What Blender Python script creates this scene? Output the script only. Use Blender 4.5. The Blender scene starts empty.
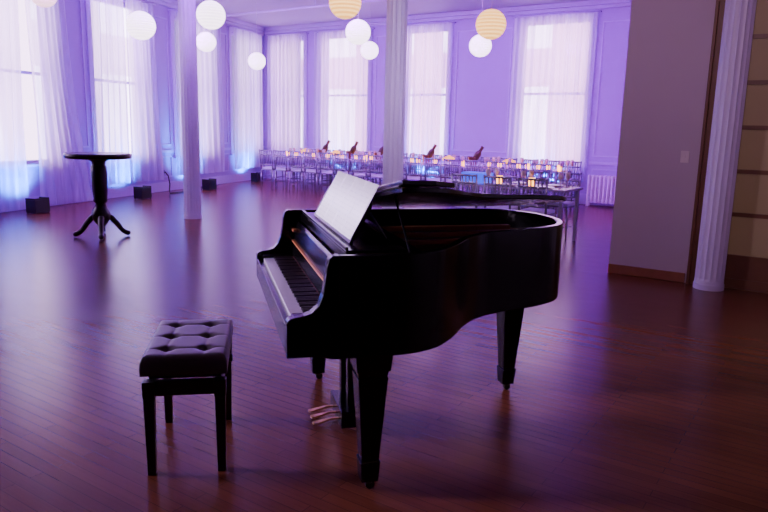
import bpy, bmesh, math, random
from mathutils import Vector, Matrix
random.seed(4)
S = bpy.context.scene
COL = S.collection

# ---------------------------------------------------------------- materials
def nodes_mat(name):
    m = bpy.data.materials.new(name); m.use_nodes = True
    nt = m.node_tree
    return m, nt, nt.nodes['Principled BSDF'], nt.nodes['Material Output']

def mat(name, col, rough=0.5, metal=0.0, emit=None, estr=0.0, var=0.08, scale=12.0, coat=0.0, trans=0.0, spec=0.5):
    m, nt, b, out = nodes_mat(name)
    tc = nt.nodes.new('ShaderNodeTexCoord')
    nz = nt.nodes.new('ShaderNodeTexNoise'); nz.inputs['Scale'].default_value = scale
    nt.links.new(tc.outputs['Object'], nz.inputs['Vector'])
    mx = nt.nodes.new('ShaderNodeMix'); mx.data_type = 'RGBA'
    mx.inputs['A'].default_value = (*[c*(1-var) for c in col], 1)
    mx.inputs['B'].default_value = (*[min(1, c*(1+var)) for c in col], 1)
    nt.links.new(nz.outputs['Fac'], mx.inputs['Factor'])
    nt.links.new(mx.outputs['Result'], b.inputs['Base Color'])
    b.inputs['Roughness'].default_value = rough
    b.inputs['Metallic'].default_value = metal
    b.inputs['Specular IOR Level'].default_value = spec
    b.inputs['Coat Weight'].default_value = coat
    b.inputs['Coat Roughness'].default_value = 0.06
    b.inputs['Transmission Weight'].default_value = trans
    if emit:
        b.inputs['Emission Color'].default_value = (*emit, 1)
        b.inputs['Emission Strength'].default_value = estr
    return m

M_wall = mat('wall_paint_purple_lit', (0.42, 0.22, 0.60), 0.6, var=0.03, scale=3, spec=0.3)  # white walls, with the purple wash light put into the base colour
M_wing = mat('wall_paint_wing', (0.46, 0.36, 0.44), 0.6, var=0.03, scale=3)
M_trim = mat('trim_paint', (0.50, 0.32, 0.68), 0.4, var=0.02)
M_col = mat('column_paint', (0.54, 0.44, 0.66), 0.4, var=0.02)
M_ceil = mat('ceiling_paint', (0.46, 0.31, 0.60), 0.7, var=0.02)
M_black = mat('piano_lacquer', (0.0022, 0.0018, 0.002), 0.17, coat=0.0, var=0.02, spec=0.27)
M_blackin = mat('lacquer_inner', (0.03, 0.010, 0.008), 0.3)
M_bronze = mat('iron_plate_bronze', (0.42, 0.14, 0.05), 0.4, 0.3)
M_string = mat('string_steel', (0.35, 0.28, 0.25), 0.3, 1.0)
M_sound = mat('soundboard_wood', (0.36, 0.12, 0.04), 0.35)
M_ivory = mat('white_key_plastic', (0.46, 0.41, 0.48), 0.25, var=0.02)
M_ebony = mat('black_key_plastic', (0.01, 0.009, 0.01), 0.3)
M_felt = mat('red_felt', (0.12, 0.01, 0.02), 0.9)
M_brass = mat('brass', (0.62, 0.40, 0.15), 0.3, 1.0)
M_caster = mat('aged_caster_brass', (0.05, 0.04, 0.03), 0.45, 1.0)
M_leather = mat('black_leather', (0.036, 0.025, 0.031), 0.38, var=0.2, scale=60)
M_stoolw = mat('black_satin_wood', (0.004, 0.003, 0.004), 0.3)
M_darkwood = mat('dark_mahogany', (0.008, 0.003, 0.004), 0.3, var=0.3, coat=0.1)
M_jamb = mat('door_brown_wood', (0.13, 0.052, 0.022), 0.4, var=0.25, scale=6)
M_baseb = mat('baseboard_brown', (0.24, 0.09, 0.04), 0.4, var=0.2)
M_shoji = mat('frosted_panel_glow', (0.27, 0.20, 0.11), 0.5, emit=(0.6, 0.38, 0.15), estr=0.035, var=0.05, scale=2)  # faint emission stands in for light coming from behind the panel
M_lampbox = mat('uplight_housing', (0.003, 0.003, 0.005), 0.5)
M_silver = mat('chair_metal', (0.34, 0.30, 0.42), 0.25, 0.6)
M_cush = mat('chair_cushion', (0.6, 0.55, 0.72), 0.7)
M_tabletop = mat('pale_tabletop', (0.30, 0.25, 0.36), 0.2)
M_china = mat('white_china', (0.85, 0.83, 0.9), 0.2, var=0.02)
M_glass = mat('drinking_glass', (0.6, 0.48, 0.45), 0.08, 0.3)
M_bottle = mat('bottle_amber', (0.055, 0.034, 0.010), 0.3)
M_foil = mat('bottle_foil', (0.10, 0.06, 0.02), 0.35, 0.3)
M_bucket = mat('bucket_copper', (0.22, 0.14, 0.08), 0.3, 1.0)
M_candle = mat('amber_votive', (0.9, 0.45, 0.10), 0.4, emit=(1.0, 0.38, 0.04), estr=7.0)
M_flower = mat('orange_petals_glow', (0.85, 0.48, 0.10), 0.6, emit=(1.0, 0.42, 0.04), estr=2.2)  # petals are no lamp; their glow is put in as emission
M_leaf = mat('leaf_green', (0.05, 0.12, 0.03), 0.6)
M_cable = mat('black_rubber', (0.01, 0.01, 0.012), 0.5)
M_radi = mat('radiator_paint', (0.9, 0.86, 0.94), 0.4)
M_plate = mat('switch_plastic', (0.62, 0.54, 0.55), 0.4)
M_cord = mat('cord_white', (0.6, 0.58, 0.65), 0.6)
M_blue = mat('blue_led_lens', (0.1, 0.2, 0.9), 0.3, emit=(0.06, 0.2, 1.0), estr=2)
M_bluebox = mat('blue_glow_acrylic', (0.05, 0.1, 0.6), 0.3, emit=(0.02, 0.06, 1.0), estr=1.6)

def lantern_mat(name, col, col2, estr, sc):
    m, nt, b, out = nodes_mat(name)
    tc = nt.nodes.new('ShaderNodeTexCoord')
    wv = nt.nodes.new('ShaderNodeTexWave'); wv.bands_direction = 'Z'
    wv.inputs['Scale'].default_value = sc; wv.inputs['Distortion'].default_value = 0.2
    nt.links.new(tc.outputs['Object'], wv.inputs['Vector'])
    mx = nt.nodes.new('ShaderNodeMix'); mx.data_type = 'RGBA'
    mx.inputs['A'].default_value = (*col2, 1)
    mx.inputs['B'].default_value = (*col, 1)
    nt.links.new(wv.outputs['Fac'], mx.inputs['Factor'])
    nt.links.new(mx.outputs['Result'], b.inputs['Base Color'])
    nt.links.new(mx.outputs['Result'], b.inputs['Emission Color'])
    b.inputs['Emission Strength'].default_value = estr
    b.inputs['Roughness'].default_value = 0.8
    return m
M_lan_w = lantern_mat('paper_white', (1.0, 0.84, 1.0), (0.8, 0.62, 0.85), 5.0, 8)
M_lan_y = lantern_mat('paper_amber', (1.0, 0.58, 0.20), (0.70, 0.32, 0.08), 3.0, 7.0)
M_lan_p = lantern_mat('paper_pink', (1.0, 0.60, 0.70), (0.8, 0.42, 0.55), 3.0, 7.5)

def floor_mat():
    m, nt, b, out = nodes_mat('strip_oak_floor')
    N = nt.nodes.new; L = nt.links.new
    tc = N('ShaderNodeTexCoord')
    br = N('ShaderNodeTexBrick')
    br.inputs['Scale'].default_value = 1.0
    br.inputs['Brick Width'].default_value = 1.1
    br.inputs['Row Height'].default_value = 0.06
    br.inputs['Mortar Size'].default_value = 0.0015
    br.inputs['Mortar Smooth'].default_value = 0.1
    br.inputs['Bias'].default_value = 0.0
    br.offset = 0.37
    br.inputs['Color1'].default_value = (0.175, 0.054, 0.022, 1)
    br.inputs['Color2'].default_value = (0.138, 0.041, 0.017, 1)
    br.inputs['Mortar'].default_value = (0.065, 0.020, 0.010, 1)
    L(tc.outputs['Object'], br.inputs['Vector'])
    mp = N('ShaderNodeMapping'); mp.inputs['Scale'].default_value = (1.2, 26, 1)
    L(tc.outputs['Object'], mp.inputs['Vector'])
    nz = N('ShaderNodeTexNoise'); nz.inputs['Scale'].default_value = 2.5; nz.inputs['Detail'].default_value = 4
    L(mp.outputs['Vector'], nz.inputs['Vector'])
    mx = N('ShaderNodeMix'); mx.data_type = 'RGBA'; mx.blend_type = 'MULTIPLY'; mx.inputs['Factor'].default_value = 0.35
    cr = N('ShaderNodeValToRGB')
    cr.color_ramp.elements[0].position = 0.3; cr.color_ramp.elements[0].color = (0.5, 0.47, 0.45, 1)
    cr.color_ramp.elements[1].position = 0.7; cr.color_ramp.elements[1].color = (1, 1, 1, 1)
    L(nz.outputs['Fac'], cr.inputs['Fac'])
    L(br.outputs['Color'], mx.inputs['A']); L(cr.outputs['Color'], mx.inputs['B'])
    L(mx.outputs['Result'], b.inputs['Base Color'])
    mp2 = N('ShaderNodeMapping'); mp2.inputs['Scale'].default_value = (1.0, 3.0, 1)
    L(tc.outputs['Object'], mp2.inputs['Vector'])
    n2 = N('ShaderNodeTexNoise'); n2.inputs['Scale'].default_value = 1.6; n2.inputs['Detail'].default_value = 2
    L(mp2.outputs['Vector'], n2.inputs['Vector'])
    bp = N('ShaderNodeBump'); bp.inputs['Strength'].default_value = 0.12; bp.inputs['Distance'].default_value = 0.02
    L(n2.outputs['Fac'], bp.inputs['Height']); L(bp.outputs['Normal'], b.inputs['Normal'])
    b.inputs['Roughness'].default_value = 0.25
    b.inputs['Specular IOR Level'].default_value = 0.25
    return m
M_floor = floor_mat()

def curtain_mat():
    m = bpy.data.materials.new('sheer_voile'); m.use_nodes = True
    nt = m.node_tree; nt.nodes.clear()
    N = nt.nodes.new; L = nt.links.new
    out = N('ShaderNodeOutputMaterial')
    tr = N('ShaderNodeBsdfTransparent'); tr.inputs['Color'].default_value = (0.95, 0.93, 1, 1)
    tl = N('ShaderNodeBsdfTranslucent'); tl.inputs['Color'].default_value = (0.94, 0.78, 1.0, 1)
    df = N('ShaderNodeBsdfDiffuse'); df.inputs['Color'].default_value = (0.60, 0.50, 0.90, 1)
    tc = N('ShaderNodeTexCoord')
    mp = N('ShaderNodeMapping'); mp.inputs['Scale'].default_value = (8, 1, 0.35)
    nz = N('ShaderNodeTexNoise'); nz.inputs['Scale'].default_value = 1.5; nz.inputs['Detail'].default_value = 3
    L(tc.outputs['Object'], mp.inputs['Vector']); L(mp.outputs['Vector'], nz.inputs['Vector'])
    mr = N('ShaderNodeMapRange'); mr.inputs['From Min'].default_value = 0.3; mr.inputs['From Max'].default_value = 0.7
    mr.inputs['To Min'].default_value = 0.52; mr.inputs['To Max'].default_value = 0.85
    L(nz.outputs['Fac'], mr.inputs['Value'])
    m1 = N('ShaderNodeMixShader'); m1.inputs['Fac'].default_value = 0.3
    L(tl.outputs[0], m1.inputs[1]); L(df.outputs[0], m1.inputs[2])
    m2 = N('ShaderNodeMixShader'); L(mr.outputs['Result'], m2.inputs['Fac'])
    L(tr.outputs[0], m2.inputs[1]); L(m1.outputs[0], m2.inputs[2])
    L(m2.outputs[0], out.inputs['Surface'])
    return m
M_curt = curtain_mat()

def pane_mat():
    m = bpy.data.materials.new('window_glass'); m.use_nodes = True
    nt = m.node_tree; nt.nodes.clear()
    N = nt.nodes.new; L = nt.links.new
    out = N('ShaderNodeOutputMaterial')
    tr = N('ShaderNodeBsdfTransparent'); gl = N('ShaderNodeBsdfGlossy'); gl.inputs['Roughness'].default_value = 0.05
    m2 = N('ShaderNodeMixShader'); m2.inputs['Fac'].default_value = 0.05
    L(tr.outputs[0], m2.inputs[1]); L(gl.outputs[0], m2.inputs[2]); L(m2.outputs[0], out.inputs['Surface'])
    return m
M_pane = pane_mat()

def facade_mat(name, win, brick, strength):
    m = bpy.data.materials.new(name); m.use_nodes = True
    nt = m.node_tree; nt.nodes.clear()
    N = nt.nodes.new; L = nt.links.new
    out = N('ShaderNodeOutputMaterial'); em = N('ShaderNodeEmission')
    tc = N('ShaderNodeTexCoord')
    br = N('ShaderNodeTexBrick'); br.inputs['Scale'].default_value = 1
    br.inputs['Brick Width'].default_value = 2.3; br.inputs['Row Height'].default_value = 3.3
    br.inputs['Mortar Size'].default_value = 0.55; br.inputs['Mortar Smooth'].default_value = 0.05; br.offset = 0.0
    br.inputs['Color1'].default_value = (*win, 1); br.inputs['Color2'].default_value = (*[c*0.95 for c in win], 1)
    br.inputs['Mortar'].default_value = (*brick, 1)
    mp = N('ShaderNodeMapping'); mp.inputs['Rotation'].default_value = (math.radians(-90), 0, 0)
    L(tc.outputs['Object'], mp.inputs['Vector']); L(mp.outputs['Vector'], br.inputs['Vector'])
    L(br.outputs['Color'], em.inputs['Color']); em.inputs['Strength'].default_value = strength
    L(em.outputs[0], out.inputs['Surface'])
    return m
M_fac1 = facade_mat('facade_daylight_glow', (0.84, 0.64, 1.0), (0.46, 0.20, 0.42), 14)  # both facades emit by themselves, in place of daylight falling on them
M_fac2 = facade_mat('facade_brick_daylight_glow', (0.80, 0.66, 1.0), (0.52, 0.34, 0.58), 12)

def paper_mat():
    m, nt, b, out = nodes_mat('printed_music_paper')
    N = nt.nodes.new; L = nt.links.new
    tc = N('ShaderNodeTexCoord')
    wv = N('ShaderNodeTexWave'); wv.bands_direction = 'Y'; wv.inputs['Scale'].default_value = 14; wv.inputs['Distortion'].default_value = 0
    L(tc.outputs['Object'], wv.inputs['Vector'])
    nz = N('ShaderNodeTexNoise'); nz.inputs['Scale'].default_value = 60; L(tc.outputs['Object'], nz.inputs['Vector'])
    mu = N('ShaderNodeMath'); mu.operation = 'MULTIPLY'; L(wv.outputs['Fac'], mu.inputs[0]); L(nz.outputs['Fac'], mu.inputs[1])
    gt = N('ShaderNodeMath'); gt.operation = 'GREATER_THAN'; gt.inputs[1].default_value = 0.49; L(mu.outputs[0], gt.inputs[0])
    mx = N('ShaderNodeMix'); mx.data_type = 'RGBA'
    mx.inputs['A'].default_value = (0.97, 0.96, 0.98, 1); mx.inputs['B'].default_value = (0.80, 0.78, 0.84, 1)
    L(gt.outputs[0], mx.inputs['Factor']); L(mx.outputs['Result'], b.inputs['Base Color'])
    b.inputs['Roughness'].default_value = 0.35
    return m
M_paper = paper_mat()

# ---------------------------------------------------------------- mesh helpers
def finish(bm, name, material, parent=None, matrix=None, smooth=False, bevel=0.0, segs=2, local=None):
    bmesh.ops.recalc_face_normals(bm, faces=bm.faces)
    me = bpy.data.meshes.new(name); bm.to_mesh(me); bm.free()
    ob = bpy.data.objects.new(name, me); COL.objects.link(ob)
    if material: me.materials.append(material)
    if smooth:
        for p in me.polygons: p.use_smooth = True
    if bevel:
        md = ob.modifiers.new('bevel', 'BEVEL'); md.width = bevel; md.segments = segs; md.limit_method = 'ANGLE'
    if parent is not None: ob.parent = parent
    if local is not None: ob.matrix_local = local
    elif matrix is not None: ob.matrix_world = matrix
    return ob

def box(bm, x0, x1, y0, y1, z0, z1):
    v = [bm.verts.new(p) for p in [(x0,y0,z0),(x1,y0,z0),(x1,y1,z0),(x0,y1,z0),(x0,y0,z1),(x1,y0,z1),(x1,y1,z1),(x0,y1,z1)]]
    for f in [(0,3,2,1),(4,5,6,7),(0,1,5,4),(1,2,6,5),(2,3,7,6),(3,0,4,7)]:
        bm.faces.new([v[i] for i in f])
    return v

def frustum(bm, c, z0, a0, z1, a1, b0=None, b1=None):
    b0 = a0 if b0 is None else b0; b1 = a1 if b1 is None else b1
    v = []
    for z, a, b in ((z0, a0, b0), (z1, a1, b1)):
        for sx, sy in ((-1,-1),(1,-1),(1,1),(-1,1)):
            v.append(bm.verts.new((c[0]+sx*a, c[1]+sy*b, z)))
    for f in [(0,3,2,1),(4,5,6,7),(0,1,5,4),(1,2,6,5),(2,3,7,6),(3,0,4,7)]:
        bm.faces.new([v[i] for i in f])

def lathe(bm, prof, c=(0,0,0), seg=24, rot=None):
    rings = []
    for r, z in prof:
        ring = []
        for i in range(seg):
            a = 2*math.pi*i/seg
            p = Vector((r*math.cos(a), r*math.sin(a), z))
            if rot is not None: p = rot @ p
            ring.append(bm.verts.new(p + Vector(c)))
        rings.append(ring)
    for k in range(len(rings)-1):
        for i in range(seg):
            j = (i+1) % seg
            bm.faces.new([rings[k][i], rings[k][j], rings[k+1][j], rings[k+1][i]])
    bm.faces.new(list(reversed(rings[0]))); bm.faces.new(rings[-1])

def tube(bm, pts, radii, seg=8):
    pts = [Vector(p) for p in pts]
    if not hasattr(radii, '__len__'): radii = [radii]*len(pts)
    rings = []
    for i, p in enumerate(pts):
        t = (pts[min(i+1, len(pts)-1)] - pts[max(i-1, 0)]).normalized()
        ref = Vector((0,0,1)) if abs(t.z) < 0.9 else Vector((1,0,0))
        u = t.cross(ref).normalized(); w = t.cross(u).normalized()
        rings.append([bm.verts.new(p + radii[i]*(math.cos(2*math.pi*k/seg)*u + math.sin(2*math.pi*k/seg)*w)) for k in range(seg)])
    for k in range(len(rings)-1):
        for i in range(seg):
            j = (i+1) % seg
            bm.faces.new([rings[k][i], rings[k][j], rings[k+1][j], rings[k+1][i]])
    bm.faces.new(list(reversed(rings[0]))); bm.faces.new(rings[-1])

def prism(bm, poly, a0, a1, axis='z'):
    def P(u, v, a):
        return {'z': (u, v, a), 'y': (u, a, v), 'x': (a, u, v)}[axis]
    b = [bm.verts.new(P(u, v, a0)) for u, v in poly]
    t = [bm.verts.new(P(u, v, a1)) for u, v in poly]
    n = len(poly)
    bm.faces.new(list(reversed(b))); bm.faces.new(t)
    for i in range(n):
        j = (i+1) % n
        bm.faces.new([b[i], b[j], t[j], t[i]])

def empty(name, matrix):
    e = bpy.data.objects.new(name, None); COL.objects.link(e)
    e.empty_display_size = 0.1; e.matrix_world = matrix
    return e

def tag(ob, label, cat, group=None):
    ob['label'] = label; ob['category'] = cat
    if group: ob['group'] = group

def dup(root, matrix):
    r = root.copy(); COL.objects.link(r); r.matrix_world = matrix
    for ch in list(root.children):
        c = ch.copy(); COL.objects.link(c); c.parent = r
        for g in list(ch.children):
            gc = g.copy(); COL.objects.link(gc); gc.parent = c
    return r

def TR(x, y, z, deg=0): return Matrix.Translation((x, y, z)) @ Matrix.Rotation(math.radians(deg), 4, 'Z')

# ---------------------------------------------------------------- room frames
C = (-3.45, 19.5)
A_FAR = -33.8
FAR = TR(C[0], C[1], 0, A_FAR)
LEFT = TR(C[0], C[1], 0, 71.9)
H = 4.1

def structure(ob): ob['kind'] = 'structure'; return ob

def wall(name, M, xa, xb, holes, th=0.25, y0=0.0, material=M_wall):
    bm = bmesh.new(); x = xa
    for (h0, h1, z0, z1) in sorted(holes):
        box(bm, x, h0, y0, y0+th, 0, H)
        if z0 > 0: box(bm, h0, h1, y0, y0+th, 0, z0)
        if z1 < H: box(bm, h0, h1, y0, y0+th, z1, H)
        x = h1
    box(bm, x, xb, y0, y0+th, 0, H)
    return structure(finish(bm, name, material, matrix=M))

bm = bmesh.new()
fl = [(-0.35, 0.3), (18.2, 0.3), (18.2, -18.2), (4.6, -18.2)]
prism(bm, fl, -0.1, 0.0); structure(finish(bm, 'floor', M_floor, matrix=FAR))
bm = bmesh.new(); prism(bm, fl, H, H+0.1); structure(finish(bm, 'ceiling', M_ceil, matrix=FAR))

far_w = [(0.34, 1.45), (2.10, 3.55), (4.65, 5.80), (7.60, 9.10)]
left_w = [(-1.75, -0.40), (-4.15, -2.7), (-6.7, -5.2), (-9.2, -7.7), (-11.8, -10.3)]
ZS, ZT = 0.8, 3.78
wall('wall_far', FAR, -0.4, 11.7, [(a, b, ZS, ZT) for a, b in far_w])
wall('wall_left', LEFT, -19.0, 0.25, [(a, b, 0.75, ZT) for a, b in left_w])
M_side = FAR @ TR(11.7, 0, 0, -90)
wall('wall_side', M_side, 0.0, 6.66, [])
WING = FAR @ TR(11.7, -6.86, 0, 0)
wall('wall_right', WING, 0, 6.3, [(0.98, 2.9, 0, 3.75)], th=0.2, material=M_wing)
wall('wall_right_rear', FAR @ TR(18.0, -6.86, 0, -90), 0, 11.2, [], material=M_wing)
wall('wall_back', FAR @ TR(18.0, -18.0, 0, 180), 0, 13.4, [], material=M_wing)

n = 0
def window(M, a, b, zs, zt):
    global n; n += 1
    bm = bmesh.new(); f = 0.06
    box(bm, a, a+f, 0.06, 0.16, zs, zt); box(bm, b-f, b, 0.06, 0.16, zs, zt)
    box(bm, a+f, b-f, 0.06, 0.16, zs, zs+f); box(bm, a+f, b-f, 0.06, 0.16, zt-f, zt)
    zm = (zs+zt)/2
    box(bm, a+f, b-f, 0.06, 0.15, zm-0.025, zm+0.025)
    c = 0.12
    box(bm, a-c, a, -0.03, 0.02, zs-0.04, zt+c); box(bm, b, b+c, -0.03, 0.02, zs-0.04, zt+c)
    box(bm, a, b, -0.03, 0.02, zt, zt+c)
    box(bm, a-c-0.03, b+c+0.03, -0.07, 0.06, zs-0.04, zs)
    w = structure(finish(bm, 'window_%d' % n, M_trim, matrix=M))
    bm = bmesh.new(); box(bm, a+f, b-f, 0.105, 0.109, zs+f, zt-f)
    finish(bm, 'window_pane', M_pane, parent=w)
for a, b in far_w: window(FAR, a, b, ZS, ZT)
for a, b in left_w: window(LEFT, a, b, 0.75, ZT)

def boxes_obj(name, M, lst, material, bevel=0.004):
    bm = bmesh.new()
    for t in lst: box(bm, *t)
    return structure(finish(bm, name, material, matrix=M, bevel=bevel))
boxes_obj('baseboard_far', FAR, [(0.02, 11.68, -0.03, 0, 0.002, 0.2), (0.02, 11.68, -0.018, 0, 0.2, 0.23)], M_trim)
boxes_obj('baseboard_left', LEFT, [(-18.5, -0.02, -0.03, 0, 0.002, 0.2)], M_trim)
def gaps(ws, xa, xb):
    out = []; x = xa
    for a, b in sorted(ws):
        out.append((x, a-0.16)); x = b+0.16
    out.append((x, xb)); return [g for g in out if g[1]-g[0] > 0.12]
rails = []
for a, b in gaps(far_w, 0.02, 11.68): rails.append((a, b, -0.04, 0, 0.84, 0.9))
boxes_obj('trim_1', FAR, rails, M_trim)
rails = []
for a, b in gaps(left_w, -18.5, -0.02): rails.append((a, b, -0.04, 0, 0.84, 0.9))
boxes_obj('trim_2', LEFT, rails, M_trim)
pan = []
def frame(lst, a, b, z0, z1, w=0.03):
    lst += [(a, b, -0.02, 0, z0, z0+w), (a, b, -0.02, 0, z1-w, z1), (a, a+w, -0.02, 0, z0+w, z1-w), (b-w, b, -0.02, 0, z0+w, z1-w)]
for a, b in gaps(far_w, 0.02, 11.68):
    if b-a > 0.35: frame(pan, a+0.06, b-0.06, 1.0, 3.7); frame(pan, a+0.06, b-0.06, 0.3, 0.76)
for a, b in far_w: frame(pan, a+0.05, b-0.05, 0.3, 0.7)
boxes_obj('trim_3', FAR, pan, M_trim)
pan = []
for a, b in gaps(left_w, -18.5, -0.02):
    if b-a > 0.3: frame(pan, a+0.06, b-0.06, 1.0, 3.7); frame(pan, a+0.06, b-0.06, 0.3, 0.76)
boxes_obj('trim_4', LEFT, pan, M_trim)
boxes_obj('trim_5', FAR, [(0.02, 11.68, -0.10, 0, H-0.09, H), (0.02, 11.68, -0.06, 0, H-0.16, H-0.09)], M_trim, 0.01)
boxes_obj('trim_6', LEFT, [(-18.5, -0.02, -0.10, 0, H-0.09, H), (-18.5, -0.02, -0.06, 0, H-0.16, H-0.09)], M_trim, 0.01)
boxes_obj('baseboard_right', WING, [(0.0, 0.78, -0.025, 0, 0.002, 0.10)], M_baseb)
boxes_obj('trim_7', WING, [(0.80, 0.83, -0.05, 0.2, 0.0, 3.9), (0.83, 0.95, -0.03, 0.2, 0, 3.9), (0.95, 0.98, -0.05, 0.2, 0, 3.9), (2.9, 3.08, -0.05, 0.2, 0.0, 3.9), (0.98, 2.9, -0.05, 0.2, 3.75, 3.9)], M_jamb)
fr = []
for xs in (0.98, 1.92):
    fr += [(xs, xs+0.09, 0.02, 0.07, 0.0, 3.75), (xs+0.87, xs+0.96, 0.02, 0.07, 0.0, 3.75)]
    for i in range(9):
        z = 0.0 if i == 0 else 0.30 + (i-1)*0.42
        hgt = 0.1 if i == 0 else 0.04
        fr.append((xs+0.09, xs+0.87, 0.025, 0.065, z, z+hgt))
    fr.append((xs+0.09, xs+0.87, 0.035, 0.055, 0.0, 0.31))
fr.append((0.98, 2.9, 0.0, 0.2, 0.0, 0.006))
door = boxes_obj('door_1', WING, fr, M_jamb, 0.0)
bm = bmesh.new(); box(bm, 1.05, 2.85, 0.04, 0.048, 0.34, 3.7)
finish(bm, 'door_panel', M_shoji, parent=door)

bm = bmesh.new(); box(bm, -3, 16, 0, 0.2, -4, 9)
o = finish(bm, 'building_facade', M_fac1, matrix=FAR @ TR(0, 5, 0)); tag(o, 'pale building front across the street outside windows, daylight put in as glow', 'building')
bm = bmesh.new(); box(bm, -24, 1.2, 0, 0.2, -4, 9)
o = finish(bm, 'building_facade', M_fac2, matrix=LEFT @ TR(0, 4, 0)); tag(o, 'warm brick building front across the street, daylight put in as glow', 'building')

# ---------------------------------------------------------------- curtains
def curtain(M, a, b, zb, zt=3.86, flare=0.0, label='white sheer voile curtain hanging in soft folds over window', gap=0.0, folds=5):
    root = empty('sheer_curtain', M @ Matrix.Translation(((a+b)/2, -0.15, zb)))
    tag(root, label, 'curtain', 'sheer window curtains')
    w = (b-a)/2
    bm = bmesh.new(); tube(bm, [(-w-0.05, 0, zt-zb+0.02), (w+0.05, 0, zt-zb+0.02)], 0.014)
    for sx in (-1, 1): box(bm, sx*(w+0.02)-0.01, sx*(w+0.02)+0.01, 0, 0.15, zt-zb+0.01, zt-zb+0.03)
    finish(bm, 'curtain_rod', M_trim, parent=root, smooth=True)
    for side in (-1, 1):
        bm = bmesh.new(); NX, NZ = 90, 22
        x_out = side*w
        ph = random.random()*6; ph2 = random.random()*6; rows = []
        for k in range(NZ+1):
            t = k/NZ; z = (zt-zb)*t; row = []
            fl_ = flare*(1-t)**2
            x_in = side*gap*(0.35+0.65*min(1, (1-t)*1.6))
            for i in range(NX+1):
                u = i/NX
                uu = u + 0.05*math.sin(5*u+ph2) + 0.02*(1-t)*math.sin(3*t+ph)
                x = x_in + (x_out*(1+fl_) - x_in)*u
                y = 0.036*math.sin(uu*2*math.pi*folds+ph+0.6*math.sin(t*2+ph2)) + 0.018*math.sin(uu*2*math.pi*folds*2.3+ph*2+t*2)
                row.append(bm.verts.new((x, y*(0.55+0.6*(1-t)), z)))
            rows.append(row)
        for k in range(NZ):
            for i in range(NX):
                bm.faces.new([rows[k][i], rows[k][i+1], rows[k+1][i+1], rows[k+1][i]])
        finish(bm, 'curtain_panel', M_curt, parent=root, smooth=True)
for (a, b) in far_w: curtain(FAR, a-(0.04 if a < 1 else 0.15), b+0.15, 0.5, folds=random.choice((3.5, 4, 4.5)))
for i, (a, b) in enumerate(left_w):
    curtain(LEFT, a-0.15, b+(0.05 if i == 0 else 0.2), [0.35, 0.32, 0.28, 0.03, 0.03][i], flare=[0, 0.06, 0.18, 0.42, 0.1][i], gap=[0, 0, 0.0, 0.12, 0.2][i], folds=[4, 4, 5, 4, 4][i],
            label='white sheer voile curtain reaching the floor and flaring out' if i > 2 else 'white sheer voile curtain hanging in soft folds over window')

# ---------------------------------------------------------------- columns
def column(x, y, label):
    bm = bmesh.new(); seg = 160; fl_n = 16
    prof = [(0.0, 0.142, 0), (0.05, 0.142, 0), (0.06, 0.136, 0), (0.09, 0.134, 0), (0.11, 0.134, 1), (H-0.3, 0.128, 1), (H-0.27, 0.135, 0), (H-0.2, 0.16, 0), (H-0.1, 0.19, 0), (H-0.002, 0.19, 0)]
    rings = []
    for z, r, fl2 in prof:
        ring = []
        for i in range(seg):
            a = 2*math.pi*i/seg
            d = abs(math.sin(a*fl_n/2))
            rr = r - (0.008*(d**0.8) if fl2 else 0)
            ring.append(bm.verts.new((rr*math.cos(a), rr*math.sin(a), z)))
        rings.append(ring)
    for k in range(len(rings)-1):
        for i in range(seg):
            j = (i+1) % seg
            bm.faces.new([rings[k][i], rings[k][j], rings[k+1][j], rings[k+1][i]])
    bm.faces.new(list(reversed(rings[0]))); bm.faces.new(rings[-1])
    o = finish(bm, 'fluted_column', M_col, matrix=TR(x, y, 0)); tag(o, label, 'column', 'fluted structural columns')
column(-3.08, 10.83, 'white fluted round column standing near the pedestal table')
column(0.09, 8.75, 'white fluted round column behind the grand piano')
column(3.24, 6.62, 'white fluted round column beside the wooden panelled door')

# ---------------------------------------------------------------- grand piano
ang = math.degrees(math.atan2(0.26, 0.966))
P0 = (-0.36, 2.466)
PM = TR(P0[0], P0[1], 0, ang)
piano = empty('grand_piano', PM); tag(piano, 'glossy black grand piano with lid half raised, keyboard open', 'grand piano')

def catmull(pts, n=10):
    out = []
    for i in range(len(pts)-1):
        p0 = Vector(pts[max(i-1, 0)]); p1 = Vector(pts[i]); p2 = Vector(pts[i+1]); p3 = Vector(pts[min(i+2, len(pts)-1)])
        for k in range(n):
            t = k/n
            out.append(0.5*((2*p1)+(-p0+p2)*t+(2*p0-5*p1+4*p2-p3)*t*t+(-p0+3*p1-3*p2+p3)*t**3))
    out.append(Vector(pts[-1])); return out
ctrl = [(0.20, 0), (0.36, 0), (0.50, 0.012), (0.63, 0.07), (0.75, 0.20), (0.87, 0.36), (1.01, 0.48), (1.18, 0.55), (1.36, 0.61), (1.52, 0.71), (1.62, 0.87), (1.65, 1.05), (1.62, 1.23), (1.51, 1.40), (1.34, 1.47), (1.1, 1.48), (0.7, 1.48), (0.20, 1.48)]
OUT = catmull(ctrl, 8)
def offset(path, d):
    res = []
    for i, p in enumerate(path):
        t = (path[min(i+1, len(path)-1)] - path[max(i-1, 0)]).normalized()
        res.append(p + d*Vector((-t.y, t.x)))
    return res
INN = offset(OUT, 0.034)
RB, RT = 0.61, 1.02
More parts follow.
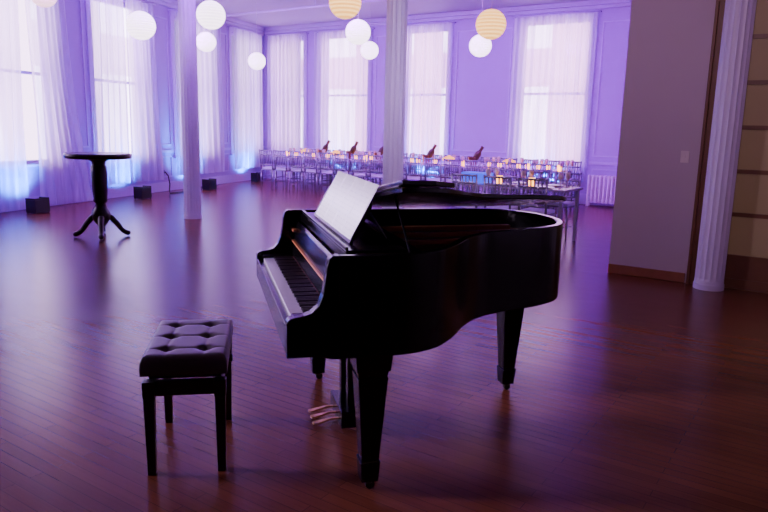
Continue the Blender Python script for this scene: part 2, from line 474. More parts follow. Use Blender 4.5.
def band(bm, A, B, z0, z1):
    va = [[bm.verts.new((p.x, p.y, z)) for p in A] for z in (z0, z1)]
    vb = [[bm.verts.new((p.x, p.y, z)) for p in B] for z in (z0, z1)]
    m = len(A)
    for i in range(m-1):
        bm.faces.new([va[0][i], va[0][i+1], va[1][i+1], va[1][i]])
        bm.faces.new([vb[0][i+1], vb[0][i], vb[1][i], vb[1][i+1]])
        bm.faces.new([va[1][i], va[1][i+1], vb[1][i+1], vb[1][i]])
        bm.faces.new([va[0][i+1], va[0][i], vb[0][i], vb[0][i+1]])
    for i in (0, m-1):
        bm.faces.new([va[0][i], va[1][i], vb[1][i], vb[0][i]])
bm = bmesh.new(); band(bm, OUT, INN, RB, RT)
finish(bm, 'case_rim', M_black, parent=piano, smooth=False, bevel=0.005)
bm = bmesh.new(); prism(bm, [(p.x, p.y) for p in offset(OUT, 0.04)], 0.84, 0.85); finish(bm, 'soundboard', M_sound, parent=piano)
bm = bmesh.new(); prism(bm, [(p.x, p.y) for p in offset(OUT, 0.04)], 0.63, 0.65); finish(bm, 'bottom_braces', M_blackin, parent=piano)
bm = bmesh.new()
band(bm, offset(OUT, 0.038), offset(OUT, 0.11), 0.90, 0.915)
box(bm, 0.42, 0.54, 0.08, 1.42, 0.90, 0.925)
for w0, L1, w1 in ((0.70, 1.1, 0.74), (0.92, 1.42, 0.98), (1.15, 1.45, 1.18)):
    v = [(0.54, w0-0.02), (0.54, w0+0.02), (L1, w1+0.02), (L1, w1-0.02)]
    prism(bm, v, 0.915, 0.955)
finish(bm, 'iron_plate', M_bronze, parent=piano, bevel=0.003)
bm = bmesh.new()
for i in range(70):
    w = 0.14 + i*(1.24/69)
    if w < 0.66: Lend = 0.58 + (w-0.14)*0.6
    else: Lend = 0.90 + min(0.55, (w-0.66)*1.3)
    tube(bm, [(0.5, w, 0.932), (Lend, w+(0.0 if w < 1.1 else -0.08), 0.93)], 0.0011, 4)
o = finish(bm, 'strings', M_string, parent=piano); o['kind'] = 'stuff'
bm = bmesh.new()
box(bm, 0.56, 0.61, 0.20, 1.36, 0.945, 0.985); finish(bm, 'damper_rail', M_black, parent=piano, bevel=0.004)

bm = bmesh.new(); box(bm, 0.012, 0.48, 0.03, 1.45, 0.625, 0.69); finish(bm, 'keybed', M_black, parent=piano, bevel=0.004)
bm = bmesh.new(); box(bm, 0.0, 0.028, 0.055, 1.425, 0.63, 0.742); finish(bm, 'key_slip', M_black, parent=piano, bevel=0.005)
prof = [(0, 0.625), (0, 0.765), (0.008, 0.778), (0.03, 0.785), (0.065, 0.79), (0.095, 0.80), (0.12, 0.825), (0.138, 0.87), (0.148, 0.93), (0.153, 0.98), (0.16, 1.008), (0.175, 1.02), (0.205, 1.02), (0.205, 0.61), (0.17, 0.612), (0.13, 0.625)]
for y0, y1 in ((0.0, 0.055), (1.425, 1.48)):
    bm = bmesh.new(); prism(bm, prof, y0, y1, 'y'); finish(bm, 'case_arm', M_black, parent=piano, bevel=0.005)
for y0, y1 in ((0.055, 0.125), (1.355, 1.425)):
    bm = bmesh.new(); box(bm, 0.03, 0.195, y0, y1, 0.69, 0.772); finish(bm, 'key_block', M_black, parent=piano, bevel=0.006)
kb = empty('keyboard', PM); kb.parent = piano; kb.matrix_local = Matrix.Identity(4)
W0, W1 = 1.353, 0.127; kw = (W0-W1)/52
def key_mesh(name, x0, x1, y0, y1, z0, z1, material, bev):
    bm = bmesh.new(); box(bm, x0, x1, y0, y1, z0, z1); return finish(bm, name, material, parent=kb, bevel=bev)
wk = key_mesh('white_key', 0.032, 0.195, -kw/2+0.0006, kw/2-0.0006, 0.70, 0.757, M_ivory, 0.0015)
bk = key_mesh('black_key', 0.085, 0.195, -0.0055, 0.0055, 0.72, 0.769, M_ebony, 0.002)
pat = 'ABCDEFG'; firstw = firstb = True
for i in range(52):
    y = W0 - kw*(i+0.5)
    o = wk if firstw else wk.copy()
    if not firstw: COL.objects.link(o)
    firstw = False; o.location = (0, y, 0)
    note = pat[i % 7]
    if note in 'ACDFG' and i < 51:
        o = bk if firstb else bk.copy()
        if not firstb: COL.objects.link(o)
        firstb = False; o.location = (0, y - kw/2, 0)
bm = bmesh.new(); box(bm, 0.193, 0.199, 0.125, 1.355, 0.755, 0.765); finish(bm, 'key_felt', M_felt, parent=piano)
bm = bmesh.new(); prism(bm, [(0.198, 0.765), (0.215, 0.765), (0.245, 0.93), (0.25, 0.95), (0.238, 0.957), (0.226, 0.945)], 0.06, 1.42, 'y')
finish(bm, 'fallboard', M_black, parent=piano, bevel=0.004)
bm = bmesh.new(); box(bm, 0.215, 0.23, 0.046, 1.434, 0.70, 0.80); box(bm, 0.25, 0.46, 0.046, 0.12, 0.955, 1.0); box(bm, 0.25, 0.5, 1.36, 1.434, 0.955, 1.0); box(bm, 0.255, 0.30, 0.12, 1.36, 0.955, 1.0)
finish(bm, 'desk_rails', M_black, parent=piano, bevel=0.003)
bm = bmesh.new(); box(bm, 0.25, 0.50, 0.13, 1.35, 1.001, 1.016); box(bm, 0.25, 0.262, 0.13, 1.35, 1.016, 1.03)
finish(bm, 'music_shelf', M_black, parent=piano, bevel=0.003)
DA = math.radians(28)
def desk_pt(v, w, off=0.0):
    return (0.295 + v*math.sin(DA) - off*math.cos(DA), w, 1.017 + v*math.cos(DA) + off*math.sin(DA))
bm = bmesh.new()
outline = [(0.0, 0.28), (0.0, 1.22), (0.18, 1.22), (0.215, 1.15), (0.225, 1.0), (0.225, 0.50), (0.215, 0.36), (0.18, 0.28)]
A = [bm.verts.new(desk_pt(v, w, 0)) for v, w in outline]; B = [bm.verts.new(desk_pt(v, w, -0.014)) for v, w in outline]
bm.faces.new(A); bm.faces.new(list(reversed(B)))
for i in range(len(A)):
    j = (i+1) % len(A); bm.faces.new([A[i], A[j], B[j], B[i]])
for w in (0.37, 1.12):
    tube(bm, [desk_pt(0.17, w, -0.018), (0.48, w, 1.02)], 0.006, 6)
md = finish(bm, 'music_desk', M_black, parent=piano)
HW, HZ = 1.482, 1.028; LA = math.radians(-8.8)
LOC = Matrix.Translation((0, HW, HZ)) @ Matrix.Rotation(LA, 4, 'X')
EXP = offset(OUT, -0.012)
lidpoly = [(0.44, -0.008)] + [(p.x, p.y) for p in EXP if p.x > 0.445] + [(0.44, 1.492)]
bm = bmesh.new(); prism(bm, [(x, y-HW) for x, y in lidpoly], 0.0, 0.024)
lid = finish(bm, 'lid', M_black, parent=piano, local=LOC, bevel=0.005)
bm = bmesh.new(); prism(bm, [(0.445, 0.0-HW), (0.60, 0.05-HW), (0.72, 0.16-HW), (0.72, 0.01), (0.445, 0.01)], 0.030, 0.052)
finish(bm, 'lid_flap', M_black, parent=lid, bevel=0.005)
bm = bmesh.new(); tube(bm, [(0.44, 0.0, 0.027), (0.44, -1.46, 0.027)], 0.005, 6); finish(bm, 'hinge', M_caster, parent=lid)
pt = LOC @ Vector((0.50, 0.30-HW, 0.0))
bm = bmesh.new(); tube(bm, [(0.50, 0.06, 1.0), pt], 0.005, 8); finish(bm, 'lid_prop', M_black, parent=piano)
def leg(x, y):
    bm = bmesh.new()
    frustum(bm, (x, y), 0.54, 0.070, RB+0.02, 0.078)
    frustum(bm, (x, y), 0.51, 0.058, 0.54, 0.064)
    frustum(bm, (x, y), 0.14, 0.037, 0.51, 0.062)
    frustum(bm, (x, y), 0.045, 0.036, 0.14, 0.043)
    l = finish(bm, 'leg', M_black, parent=piano, bevel=0.004)
    bm = bmesh.new()
    lathe(bm, [(0.018, 0.03), (0.022, 0.036), (0.022, 0.045)], (x, y, 0), 16)
    rot = Matrix.Rotation(math.radians(90), 3, 'X')
    lathe(bm, [(0.016, -0.010), (0.020, -0.008), (0.020, 0.008), (0.016, 0.010)], (x+0.008, y, 0.020), 20, rot)
    finish(bm, 'caster', M_caster, parent=l)
leg(0.35, 0.09); leg(0.35, 1.39); leg(1.40, 1.0)
bm = bmesh.new()
box(bm, 0.34, 0.46, 0.60, 0.88, 0.56, 0.625)
for w in (0.655, 0.825):
    frustum(bm, (0.41, w), 0.11, 0.034, 0.57, 0.040, 0.024, 0.028)
box(bm, 0.335, 0.48, 0.59, 0.89, 0.04, 0.125)
tube(bm, [(0.45, 0.74, 0.09), (0.80, 0.74, 0.63)], 0.008, 6)
lyre = finish(bm, 'pedal_lyre', M_black, parent=piano, bevel=0.005)
for w in (0.665, 0.74, 0.815):
    bm = bmesh.new()
    pts = [(0.34, 0.007), (0.30, 0.007), (0.26, 0.012), (0.225, 0.016), (0.21, 0.013), (0.205, 0.005)]
    up = [bm.verts.new((x, w+h, 0.070 - (0.015 if x < 0.24 else 0.008 if x < 0.27 else 0))) for x, h in pts]
    dn = [bm.verts.new((x, w-h, 0.070 - (0.015 if x < 0.24 else 0.008 if x < 0.27 else 0))) for x, h in pts]
    for i in range(len(pts)-1): bm.faces.new([up[i], up[i+1], dn[i+1], dn[i]])
    p = finish(bm, 'pedal', M_brass, parent=lyre)
    sm = p.modifiers.new('s', 'SOLIDIFY'); sm.thickness = 0.008
for k, (wc, hgt, tilt) in enumerate(((0.39, 0.26, 0.3), (0.605, 0.26, -0.2), (0.82, 0.26, 0.2), (1.035, 0.26, -0.3))):
    bm = bmesh.new(); NX = 8; half = 0.1078; rows = []
    for j in range(2):
        rows.append([bm.verts.new((half*(2*i/NX-1), j*hgt, 0.002*math.cos(math.pi*(i/NX)) )) for i in range(NX+1)])
    for i in range(NX): bm.faces.new([rows[0][i], rows[0][i+1], rows[1][i+1], rows[1][i]])
    o = Vector(desk_pt(0.016, wc, 0.006+0.0006*k))
    X = Vector((0, -1, 0)); Y = Vector((math.sin(DA), 0, math.cos(DA))); Z = X.cross(Y)
    R = Matrix((X, Y, Z)).transposed().to_4x4()
    Ml = PM @ Matrix.Translation(o) @ R @ Matrix.Rotation(math.radians(tilt), 4, 'Z')
    ob = finish(bm, 'sheet_music', M_paper, matrix=Ml, smooth=True)
    sm = ob.modifiers.new('s', 'SOLIDIFY'); sm.thickness = 0.001
    tag(ob, 'white printed sheet music page standing on the piano desk', 'sheet music', 'sheet music on the piano')

# ---------------------------------------------------------------- piano stool
SA = math.degrees(math.atan2(0.175, 0.985))
ST = TR(-0.884, 3.01, 0, SA)
stool = empty('piano_stool', ST); tag(stool, 'black button-tufted leather piano stool with four wooden legs', 'stool')
a, b = 0.175, 0.285
bm = bmesh.new(); NX, NY = 56, 84
btn = [(sx*0.080, yy) for sx in (-1, 1) for yy in (-0.18, 0, 0.18)]
btn_edges = []
for p in btn:
    for q in [(0, p[1]), (p[0], p[1]-0.09), (p[0], p[1]+0.09), (math.copysign(a, p[0]), p[1])]:
        btn_edges.append((p, q))
def sdist(p, s):
    ax, ay = s[0]; bx, by = s[1]; dx, dy = bx-ax, by-ay
    t = max(0, min(1, ((p[0]-ax)*dx+(p[1]-ay)*dy)/(dx*dx+dy*dy)))
    return math.hypot(p[0]-ax-t*dx, p[1]-ay-t*dy)
g = []
for j in range(NY+1):
    row = []
    for i in range(NX+1):
        x = a*(2*i/NX-1); y = b*(2*j/NY-1)
        edge = min((1-abs(x)/a)*a, (1-abs(y)/b)*b)
        z = 0.538 - 0.018*math.exp(-edge/0.008)
        for c_ in btn: z -= 0.025*math.exp(-((x-c_[0])**2+(y-c_[1])**2)/0.0006)
        d = min(sdist((x, y), s) for s in btn_edges)
        z -= 0.0035*math.exp(-(d/0.009)**2)*(1-math.exp(-edge/0.02))
        row.append(bm.verts.new((x, y, z)))
    g.append(row)
for j in range(NY):
    for i in range(NX): bm.faces.new([g[j][i], g[j][i+1], g[j+1][i+1], g[j+1][i]])
ring = [g[0][i] for i in range(NX+1)] + [g[j][NX] for j in range(1, NY+1)] + [g[NY][i] for i in range(NX-1, -1, -1)] + [g[j][0] for j in range(NY-1, 0, -1)]
prev = ring
for sc, z in ((1.015, 0.51), (1.025, 0.49), (1.025, 0.47), (1.015, 0.452), (0.97, 0.448)):
    nr = [bm.verts.new((v.co.x*sc, v.co.y*sc, z)) for v in ring]
    m = len(ring)
    for i in range(m): bm.faces.new([prev[i], prev[(i+1) % m], nr[(i+1) % m], nr[i]])
    prev = nr
bm.faces.new(prev)
finish(bm, 'seat', M_leather, parent=stool, smooth=True)
for k, c_ in enumerate(btn):
    bm = bmesh.new(); lathe(bm, [(0.011, 0.506), (0.0105, 0.514), (0.007, 0.518), (0.001, 0.519)], (c_[0], c_[1], 0), 14)
    finish(bm, 'seat_button', M_leather, parent=stool, smooth=True)
bm = bmesh.new(); box(bm, -0.15, 0.15, -0.25, 0.25, 0.425, 0.449)
finish(bm, 'lift_frame', M_stoolw, parent=stool, bevel=0.003)
bm = bmesh.new()
for sx in (-1, 1): box(bm, sx*0.145-0.011, sx*0.145+0.011, -0.25, 0.25, 0.355, 0.425)
for sy in (-1, 1): box(bm, -0.134, 0.134, sy*0.26-0.011, sy*0.26+0.011, 0.355, 0.425)
finish(bm, 'apron', M_stoolw, parent=stool, bevel=0.004)
for sx in (-1, 1):
    for sy in (-1, 1):
        bm = bmesh.new()
        frustum(bm, (sx*0.147, sy*0.268), 0.35, 0.024, 0.425, 0.026)
        frustum(bm, (sx*0.147, sy*0.268), 0.0, 0.017, 0.35, 0.023)
        finish(bm, 'leg', M_stoolw, parent=stool, bevel=0.003)
bm = bmesh.new(); rot = Matrix.Rotation(math.radians(90), 3, 'Y')
lathe(bm, [(0.006, 0.156), (0.006, 0.168), (0.02, 0.17), (0.021, 0.178), (0.016, 0.183)], (0, 0.1, 0.39), 16, rot)
finish(bm, 'adjusting_knob', M_stoolw, parent=stool, smooth=True)

# ---------------------------------------------------------------- pedestal table
bt = empty('pedestal_table', TR(-3.72, 8.85, 0, 20)); tag(bt, 'tall dark mahogany round pedestal table with four splayed feet', 'table')
bm = bmesh.new(); lathe(bm, [(0.36, 1.02), (0.395, 1.025), (0.405, 1.04), (0.412, 1.06), (0.405, 1.08), (0.395, 1.09)], seg=48); finish(bm, 'table_top', M_darkwood, parent=bt, smooth=False)
bm = bmesh.new(); lathe(bm, [(0.13, 1.03), (0.12, 1.0), (0.085, 0.98), (0.08, 0.94), (0.095, 0.92), (0.10, 0.85), (0.095, 0.6), (0.085, 0.5), (0.095, 0.47), (0.065, 0.44), (0.08, 0.38), (0.115, 0.32), (0.12, 0.25), (0.085, 0.19), (0.05, 0.15), (0.03, 0.12)], seg=28); finish(bm, 'pedestal', M_darkwood, parent=bt, smooth=True)
for k in range(4):
    bm = bmesh.new(); ca, sa = math.cos(k*math.pi/2), math.sin(k*math.pi/2)
    pr = [(0.06, 0.27, 0.045), (0.12, 0.25, 0.04), (0.19, 0.17, 0.036), (0.24, 0.09, 0.032), (0.29, 0.05, 0.034), (0.325, 0.040, 0.037), (0.35, 0.036, 0.02)]
    tube(bm, [(r*ca, r*sa, z) for r, z, _ in pr], [q for *_, q in pr], 10)
    finish(bm, 'foot', M_darkwood, parent=bt, smooth=True)

# ---------------------------------------------------------------- lanterns
LAN = [(-3.5, 10.0, 2.83, .2, 0), (-2.52, 10.04, 3.0, .2, 0), (-3.57, 13.8, 3.06, .19, 0), (-2.9, 15.5, 2.87, .19, 0), (-.56, 8.93, 3.02, .2, 1), (-.5, 11.36, 2.99, .2, 0), (-.41, 15.0, 3.10, .19, 0), (1.35, 9.47, 2.88, .2, 1), (1.64, 12.7, 2.98, .2, 0), (-4.85, 10.0, 3.22, .18, 2)]
LM = [M_lan_w, M_lan_y, M_lan_p]; LN = ['white', 'amber', 'pink']
for x, y, z, r, kd in LAN:
    root = empty('paper_lantern', TR(x, y, z))
    tag(root, 'round ribbed %s paper lantern glowing, hung from ceiling' % LN[kd], 'paper lantern', 'hanging paper lanterns')
    bm = bmesh.new(); prof = []
    K = 40
    for i in range(K+1):
        t = -math.pi/2*0.94 + math.pi*0.94*i/K
        rr = r*math.cos(t)*(1 + (0.014 if i % 2 else -0.008))
        prof.append((rr, r*0.97*math.sin(t)))
    lathe(bm, prof, seg=32); finish(bm, 'lantern_shade', LM[kd], parent=root, smooth=False)
    bm = bmesh.new(); tube(bm, [(0, 0, r*0.9), (0, 0, H-z-0.001)], 0.004, 6); finish(bm, 'cord', M_cord, parent=root)

# ---------------------------------------------------------------- uplights
ups = [(-5.65, 11.0, 71.9, 1), (-4.81, 13.45, 71.9, 1), (-4.04, 15.6, 71.9, 1), (-3.42, 18.1, 71.9, 1)]
for s in (2.8, 5.3, 8.3):
    v = FAR @ Vector((s, -0.40, 0)); ups.append((v.x, v.y, A_FAR, 1.3))
for x, y, dg, pw in ups:
    M = TR(x, y, 0, dg)
    root = empty('uplight', M); tag(root, 'black box stage uplight on the floor casting blue light', 'uplight', 'blue floor uplights')
    bm = bmesh.new(); box(bm, -0.15, 0.15, -0.1, 0.1, 0.012, 0.22)
    for sx in (-1, 1):
        for sy in (-1, 1): box(bm, sx*0.13-0.012, sx*0.13+0.012, sy*0.08-0.012, sy*0.08+0.012, 0, 0.012)
    for t in ((-0.15, 0.15, -0.1, -0.08, 0.22, 0.25), (-0.15, -0.13, -0.08, 0.1, 0.22, 0.25), (0.13, 0.15, -0.08, 0.1, 0.22, 0.25)): box(bm, *t)
    finish(bm, 'housing', M_lampbox, parent=root, bevel=0.006)
    bm = bmesh.new(); box(bm, -0.10, 0.10, -0.04, 0.08, 0.2205, 0.226); finish(bm, 'lens', M_blue, parent=root)
    ld = bpy.data.lights.new('uplight_lamp', 'SPOT'); ld.energy = 850*pw; ld.color = (0.0, 0.26, 1.0); ld.spot_size = math.radians(100); ld.spot_blend = 1.0; ld.shadow_soft_size = 0.06
    lo = bpy.data.objects.new('uplight_lamp', ld); COL.objects.link(lo)
    lo.parent = root; d = Vector((0, 1.0, 0.8)); lo.matrix_local = Matrix.Translation((0, -0.06, 0.27)) @ d.to_track_quat('-Z', 'Y').to_matrix().to_4x4()

bm = bmesh.new()
tube(bm, [(-4.86, 14.9, 0.42), (-4.80, 14.85, 0.44), (-4.72, 14.8, 0.36), (-4.66, 14.7, 0.2), (-4.64, 14.6, 0.06), (-4.60, 14.5, 0.015), (-4.5, 14.7, 0.015), (-4.3, 15.1, 0.015), (-4.15, 15.45, 0.02)], 0.014, 8)
box(bm, -4.92, -4.84, 14.86, 14.94, 0.38, 0.48)
o = finish(bm, 'power_cable', M_cable, smooth=True); tag(o, 'black power cable running from wall outlet to the uplight', 'cable')

# ---------------------------------------------------------------- dining tables and chairs
def F(s, y, z=0, deg=0): return FAR @ TR(s, y, z, deg)
def dining_table(M, L_, label):
    root = empty('dining_table', M); tag(root, label, 'table', 'long dining tables')
    bm = bmesh.new(); box(bm, -L_/2, L_/2, -0.38, 0.38, 0.72, 0.75); finish(bm, 'table_top', M_tabletop, parent=root, bevel=0.004)
    for sx in (-1, 1):
        for sy in (-1, 1):
            bm = bmesh.new(); box(bm, sx*(L_/2-0.06)-0.022, sx*(L_/2-0.06)+0.022, sy*0.32-0.022, sy*0.32+0.022, 0, 0.72)
            finish(bm, 'leg', M_tabletop, parent=root)
TY = -1.45
for k in range(4):
    dining_table(F(2.0+0.9+k*1.82, TY), 1.80, 'long pale-topped dining table set with glasses and candles')
NEARM = TR(1.83, 9.62, 0, A_FAR)
dining_table(NEARM, 1.7, 'pale-topped dining table with metal legs behind the piano')

chair = empty('dining_chair', TR(0, 0, 0)); tag(chair, 'silver spindle-back banquet chair drawn up to a long table', 'chair', 'banquet chairs')
bm = bmesh.new(); box(bm, -0.19, 0.19, -0.19, 0.19, 0.43, 0.455); finish(bm, 'seat', M_silver, parent=chair, bevel=0.008)
bm = bmesh.new(); box(bm, -0.18, 0.18, -0.17, 0.18, 0.456, 0.50); finish(bm, 'cushion', M_cush, parent=chair, bevel=0.012)
for sx in (-1, 1):
    for sy in (-1, 1):
        bm = bmesh.new(); tube(bm, [(sx*0.19, sy*0.19, 0), (sx*0.175, sy*0.175, 0.43)], [0.014, 0.018], 8); finish(bm, 'leg', M_silver, parent=chair, smooth=True)
bm = bmesh.new()
for sx in (-1, 1): tube(bm, [(sx*0.175, -0.18, 0.44), (sx*0.18, -0.20, 0.65), (sx*0.185, -0.24, 0.92)], 0.017, 8)
for z, y in ((0.56, -0.192), (0.80, -0.222), (0.90, -0.237)): tube(bm, [(-0.18, y, z), (0.18, y, z)], 0.015, 8)
for i in range(6):
    x = -0.125+i*0.05; tube(bm, [(x, -0.192, 0.56), (x, -0.237, 0.90)], 0.011, 6)
finish(bm, 'backrest', M_silver, parent=chair, smooth=True)
bm = bmesh.new()
for z in (0.16, 0.27):
    for sx in (-1, 1): tube(bm, [(sx*0.184, -0.184, z), (sx*0.184, 0.184, z)], 0.008, 6)
for z in (0.16, 0.22): tube(bm, [(-0.184, 0.184, z), (0.184, 0.184, z)], 0.008, 6)
finish(bm, 'stretcher', M_silver, parent=chair, smooth=True)
chmats = []
for i in range(16):
    s = 2.2 + i*0.46
    chmats.append(F(s, TY-0.60, 0, random.uniform(-3, 3)))
    chmats.append(F(s, TY+0.60, 0, 180+random.uniform(-3, 3)))
for i in range(3):
    chmats.append(NEARM @ TR(-0.50+i*0.48, 0.60, 0, 180+random.uniform(-3, 3)))
    chmats.append(NEARM @ TR(-0.38+i*0.48, -0.60, 0, random.uniform(-3, 3)))
chair.matrix_world = chmats[0]
for M in chmats[1:]: dup(chair, M)

def place(build, label, cat, group, mats):
    first = build(); tag(first, label, cat, group); first.matrix_world = mats[0]
    for M in mats[1:]:
        dup(first, M)
def b_plate():
    bm = bmesh.new(); lathe(bm, [(0.07, 0.0), (0.08, 0.003), (0.13, 0.014), (0.135, 0.018), (0.128, 0.018), (0.08, 0.008), (0.001, 0.007)], seg=24); return finish(bm, 'dinner_plate', M_china, smooth=True)
def b_glass():
    bm = bmesh.new(); lathe(bm, [(0.032, 0.0), (0.03, 0.004), (0.004, 0.01), (0.004, 0.09), (0.03, 0.12), (0.038, 0.16), (0.032, 0.21), (0.03, 0.21), (0.034, 0.16), (0.002, 0.11)], seg=12); return finish(bm, 'wine_glass', M_glass, smooth=True)
def b_candle():
    bm = bmesh.new(); lathe(bm, [(0.033, 0.0), (0.038, 0.005), (0.045, 0.11), (0.040, 0.11), (0.034, 0.05), (0.001, 0.05)], seg=14); return finish(bm, 'votive_candle', M_candle, smooth=True)
T = 0.7505
bucket_s = (3.27, 4.10, 4.90, 6.18, 7.29); flower_s = (2.75, 3.69, 5.45, 6.72, 8.1)
pl, gl_, cd = [], [], []
def clear(s, dy, m=0.17): return abs(dy) > 0.22 or min(abs(s-q) for q in bucket_s+flower_s) > m
for i in range(14):
    s = 2.3 + i*0.52
    for sg in (-1, 1):
        pl.append(F(s, TY+sg*0.235, T))
        if clear(s+0.19, 0.13, 0.22): gl_.append(F(s+0.19, TY+sg*0.14, T))
        gl_.append(F(s+0.22, TY+sg*0.30, T))
for i in range(34):
    s = 2.2+i*0.21
    if clear(s, 0): cd.append(F(s, TY+(0.04 if i % 2 else -0.03), T))
for i in range(3):
    for sg in (-1, 1):
        if i: pl.append(NEARM @ TR(-0.55+i*0.53, sg*0.22, T))
        gl_.append(NEARM @ TR(-0.36+i*0.53, sg*0.14, T))
cd += [NEARM @ TR(-0.25, 0.0, T), NEARM @ TR(0.25, -0.03, T)]
place(b_plate, 'round white china plate on a long dining table', 'plate', 'dinner plates on the tables', pl)
place(b_glass, 'clear stemmed wine glass on a long dining table', 'wine glass', 'wine glasses on the tables', gl_)
place(b_candle, 'glowing amber glass votive candle on a long table', 'candle', 'votive candles on the tables', cd)
for s in flower_s:
    root = empty('flower_arrangement', F(s, TY, T)); tag(root, 'low orange flower centrepiece in a bowl among candles', 'flowers', 'flower centrepieces')
    bm = bmesh.new(); lathe(bm, [(0.04, 0), (0.055, 0.01), (0.06, 0.07), (0.055, 0.07), (0.04, 0.03), (0.001, 0.03)], seg=14); finish(bm, 'bowl', M_china, parent=root, smooth=True)
    bm = bmesh.new()
    for i in range(13):
        a_ = i*2.4; r_ = 0.026*math.sqrt(i)*1.2; q = Matrix.Translation((r_*math.cos(a_)*1.0, r_*math.sin(a_)*0.9, 0.17 - r_*0.5))
        bmesh.ops.create_icosphere(bm, subdivisions=2, radius=0.036, matrix=q)
    finish(bm, 'blossoms', M_flower, parent=root, smooth=True)
    bm = bmesh.new()
    for i in range(8):
        a_ = i*math.pi/4; tube(bm, [(0.02*math.cos(a_), 0.02*math.sin(a_), 0.05), (0.07*math.cos(a_), 0.07*math.sin(a_), 0.10), (0.10*math.cos(a_), 0.10*math.sin(a_), 0.08)], [0.006, 0.012, 0.002], 5)
    finish(bm, 'leaves', M_leaf, parent=root)
for s in bucket_s:
    bm = bmesh.new(); lathe(bm, [(0.07, 0), (0.075, 0.01), (0.105, 0.18), (0.11, 0.185), (0.11, 0.19), (0.10, 0.19), (0.07, 0.012), (0.001, 0.012)], seg=24)
    o = finish(bm, 'ice_bucket', M_bucket, matrix=F(s, TY, T), smooth=True); tag(o, 'round copper ice bucket holding a leaning bottle', 'ice bucket', 'ice buckets on the long table')
    M = F(s-0.03, TY, T+0.04) @ Matrix.Rotation(math.radians(33), 4, 'Y') @ Matrix.Diagonal((1.6, 1.6, 1.25, 1))
    bt_ = empty('wine_bottle', M); tag(bt_, 'large amber-brown wine bottle with foil leaning in ice bucket', 'wine bottle', 'wine bottles in ice buckets')
    bm = bmesh.new(); lathe(bm, [(0.03, 0.004), (0.038, 0.01), (0.042, 0.19), (0.038, 0.225), (0.022, 0.26), (0.0195, 0.28)], seg=18); finish(bm, 'bottle_body', M_bottle, parent=bt_, smooth=True)
    bm = bmesh.new(); lathe(bm, [(0.0195, 0.2805), (0.021, 0.285), (0.020, 0.335), (0.024, 0.34), (0.024, 0.35)], seg=14); finish(bm, 'foil_cap', M_foil, parent=bt_, smooth=True)
bm = bmesh.new(); box(bm, -0.20, 0.20, -0.12, 0.12, 0, 0.14)
o = finish(bm, 'light_box', M_bluebox, matrix=NEARM @ TR(-0.60, 0.0, T), bevel=0.01); tag(o, 'glowing blue box light on the table behind the piano', 'light box')

bm = bmesh.new()
for i in range(11):
    x = i*0.08
    tube(bm, [(x, 0, 0.08), (x, 0, 0.62)], 0.026, 8); tube(bm, [(x, 0.1, 0.08), (x, 0.1, 0.62)], 0.026, 8)
    box(bm, x-0.02, x+0.02, 0, 0.1, 0.60, 0.64); box(bm, x-0.02, x+0.02, 0, 0.1, 0.07, 0.11)
tube(bm, [(0, 0.05, 0.09), (0.8, 0.05, 0.09)], 0.02); tube(bm, [(0, 0.05, 0.61), (0.8, 0.05, 0.61)], 0.02)
for x in (0, 0.8):
    for y in (0, 0.1): box(bm, x-0.02, x+0.02, y-0.02, y+0.02, 0, 0.09)
o = finish(bm, 'radiator', M_radi, matrix=F(9.35, -0.24)); tag(o, 'white cast iron column radiator against the wall', 'radiator')
root = empty('light_switch', WING @ Matrix.Translation((0.66, -0.001, 1.28))); tag(root, 'small light switch plate on the plain wall', 'light switch')
bm = bmesh.new(); box(bm, -0.04, 0.04, -0.008, 0, -0.06, 0.06); finish(bm, 'plate', M_plate, parent=root, bevel=0.002)
bm = bmesh.new(); box(bm, -0.006, 0.006, -0.018, -0.008, -0.012, 0.012); finish(bm, 'toggle', M_plate, parent=root)
bm = bmesh.new(); tube(bm, [(0.2, -2.6, H-0.12), (11.6, -2.6, H-0.12)], 0.025, 10)
for x in (1, 4, 7, 10): tube(bm, [(x, -2.6, H-0.12), (x, -2.6, H)], 0.01, 6)
o = finish(bm, 'trim_8', M_trim, matrix=FAR, smooth=True); structure(o)

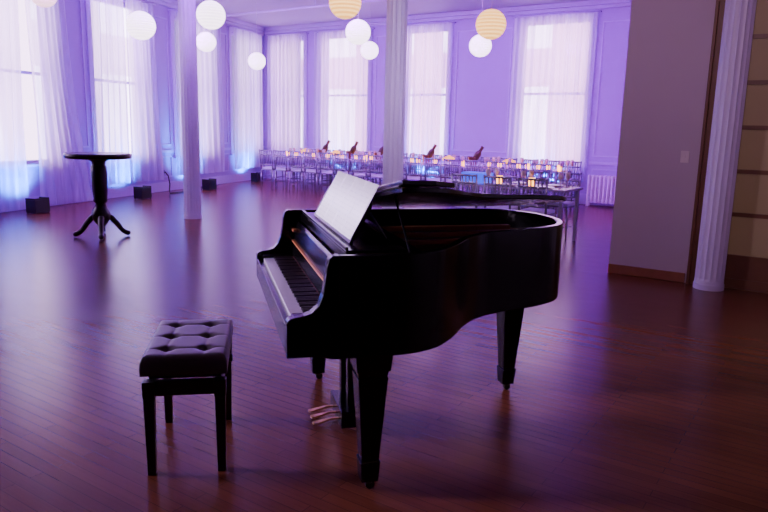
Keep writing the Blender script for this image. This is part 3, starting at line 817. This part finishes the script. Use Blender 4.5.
# ---------------------------------------------------------------- lights
def area(name, loc, target, sx, sy, energy, col, spread=180):
    ld = bpy.data.lights.new(name, 'AREA'); ld.shape = 'RECTANGLE'; ld.size = sx; ld.size_y = sy; ld.energy = energy; ld.color = col; ld.spread = math.radians(spread)
    o = bpy.data.objects.new(name, ld); COL.objects.link(o)
    d = Vector(target) - Vector(loc); o.matrix_world = Matrix.Translation(loc) @ d.to_track_quat('-Z', 'Y').to_matrix().to_4x4()
PUR = (0.45, 0.01, 1.0)
def fp(s, y, z): return tuple(FAR @ Vector((s, y, z)))
area('purple_wash_lamp', fp(3.0, -6.5, 3.95), fp(2.5, 0, 1.8), 4.5, 0.4, 300, PUR, 110)
area('purple_wash_lamp', fp(8.5, -6.0, 3.95), fp(8.0, 0, 1.8), 4.5, 0.4, 300, PUR, 110)
area('purple_wash_lamp', (-3.0, 9.0, 3.95), (-6.0, 12.0, 1.6), 4.0, 0.4, 110, (0.40, 0.01, 1.0), 110)
area('wing_fill_light', (0.0, 0.5, 3.9), (2.7, 8.0, 2.6), 0.8, 0.8, 20, (0.98, 0.60, 0.86), 60)  # unseen fill, added to brighten the right wall from the front
area('column_fill_light', (0.8, 4.8, 3.98), (-0.2, 9.6, 1.5), 0.6, 0.6, 26, (0.75, 0.5, 1.0), 50)  # added fill that lifts the dark camera side of the columns
area('warm_floor_fill', (1.0, 1.4, 4.0), (1.2, 3.2, 0.0), 1.0, 1.0, 6, (1.0, 0.45, 0.25), 120)  # unseen overhead fill, added to turn the foreground boards browner
area('side_fill_light', (-8.3, 3.2, 2.4), (-0.2, 3.2, 1.5), 1.2, 2.2, 100, (0.78, 0.6, 1.0), 34)  # fill added for the piano and music pages; no window built here

w = bpy.data.worlds.new('w'); S.world = w; w.use_nodes = True
w.node_tree.nodes['Background'].inputs['Color'].default_value = (0.6, 0.45, 0.95, 1)
w.node_tree.nodes['Background'].inputs['Strength'].default_value = 0.8

# ---------------------------------------------------------------- camera
th = math.radians(10.7)
Fw = Vector((0, math.cos(th), -math.sin(th))); U = Vector((0, math.sin(th), math.cos(th))); X = Vector((1, 0, 0))
r = 0.0236
R_ = (X + r*U).normalized(); U_ = (U - r*X).normalized(); Z_ = -Fw
cd_ = bpy.data.cameras.new('camera'); cam = bpy.data.objects.new('camera', cd_); COL.objects.link(cam)
Mx = Matrix((R_, U_, Z_)).transposed().to_4x4(); Mx.translation = (0, 0, 1.5)
cam.matrix_world = Mx
cd_.sensor_width = 36; cd_.lens = 36*680/768
S.camera = cam
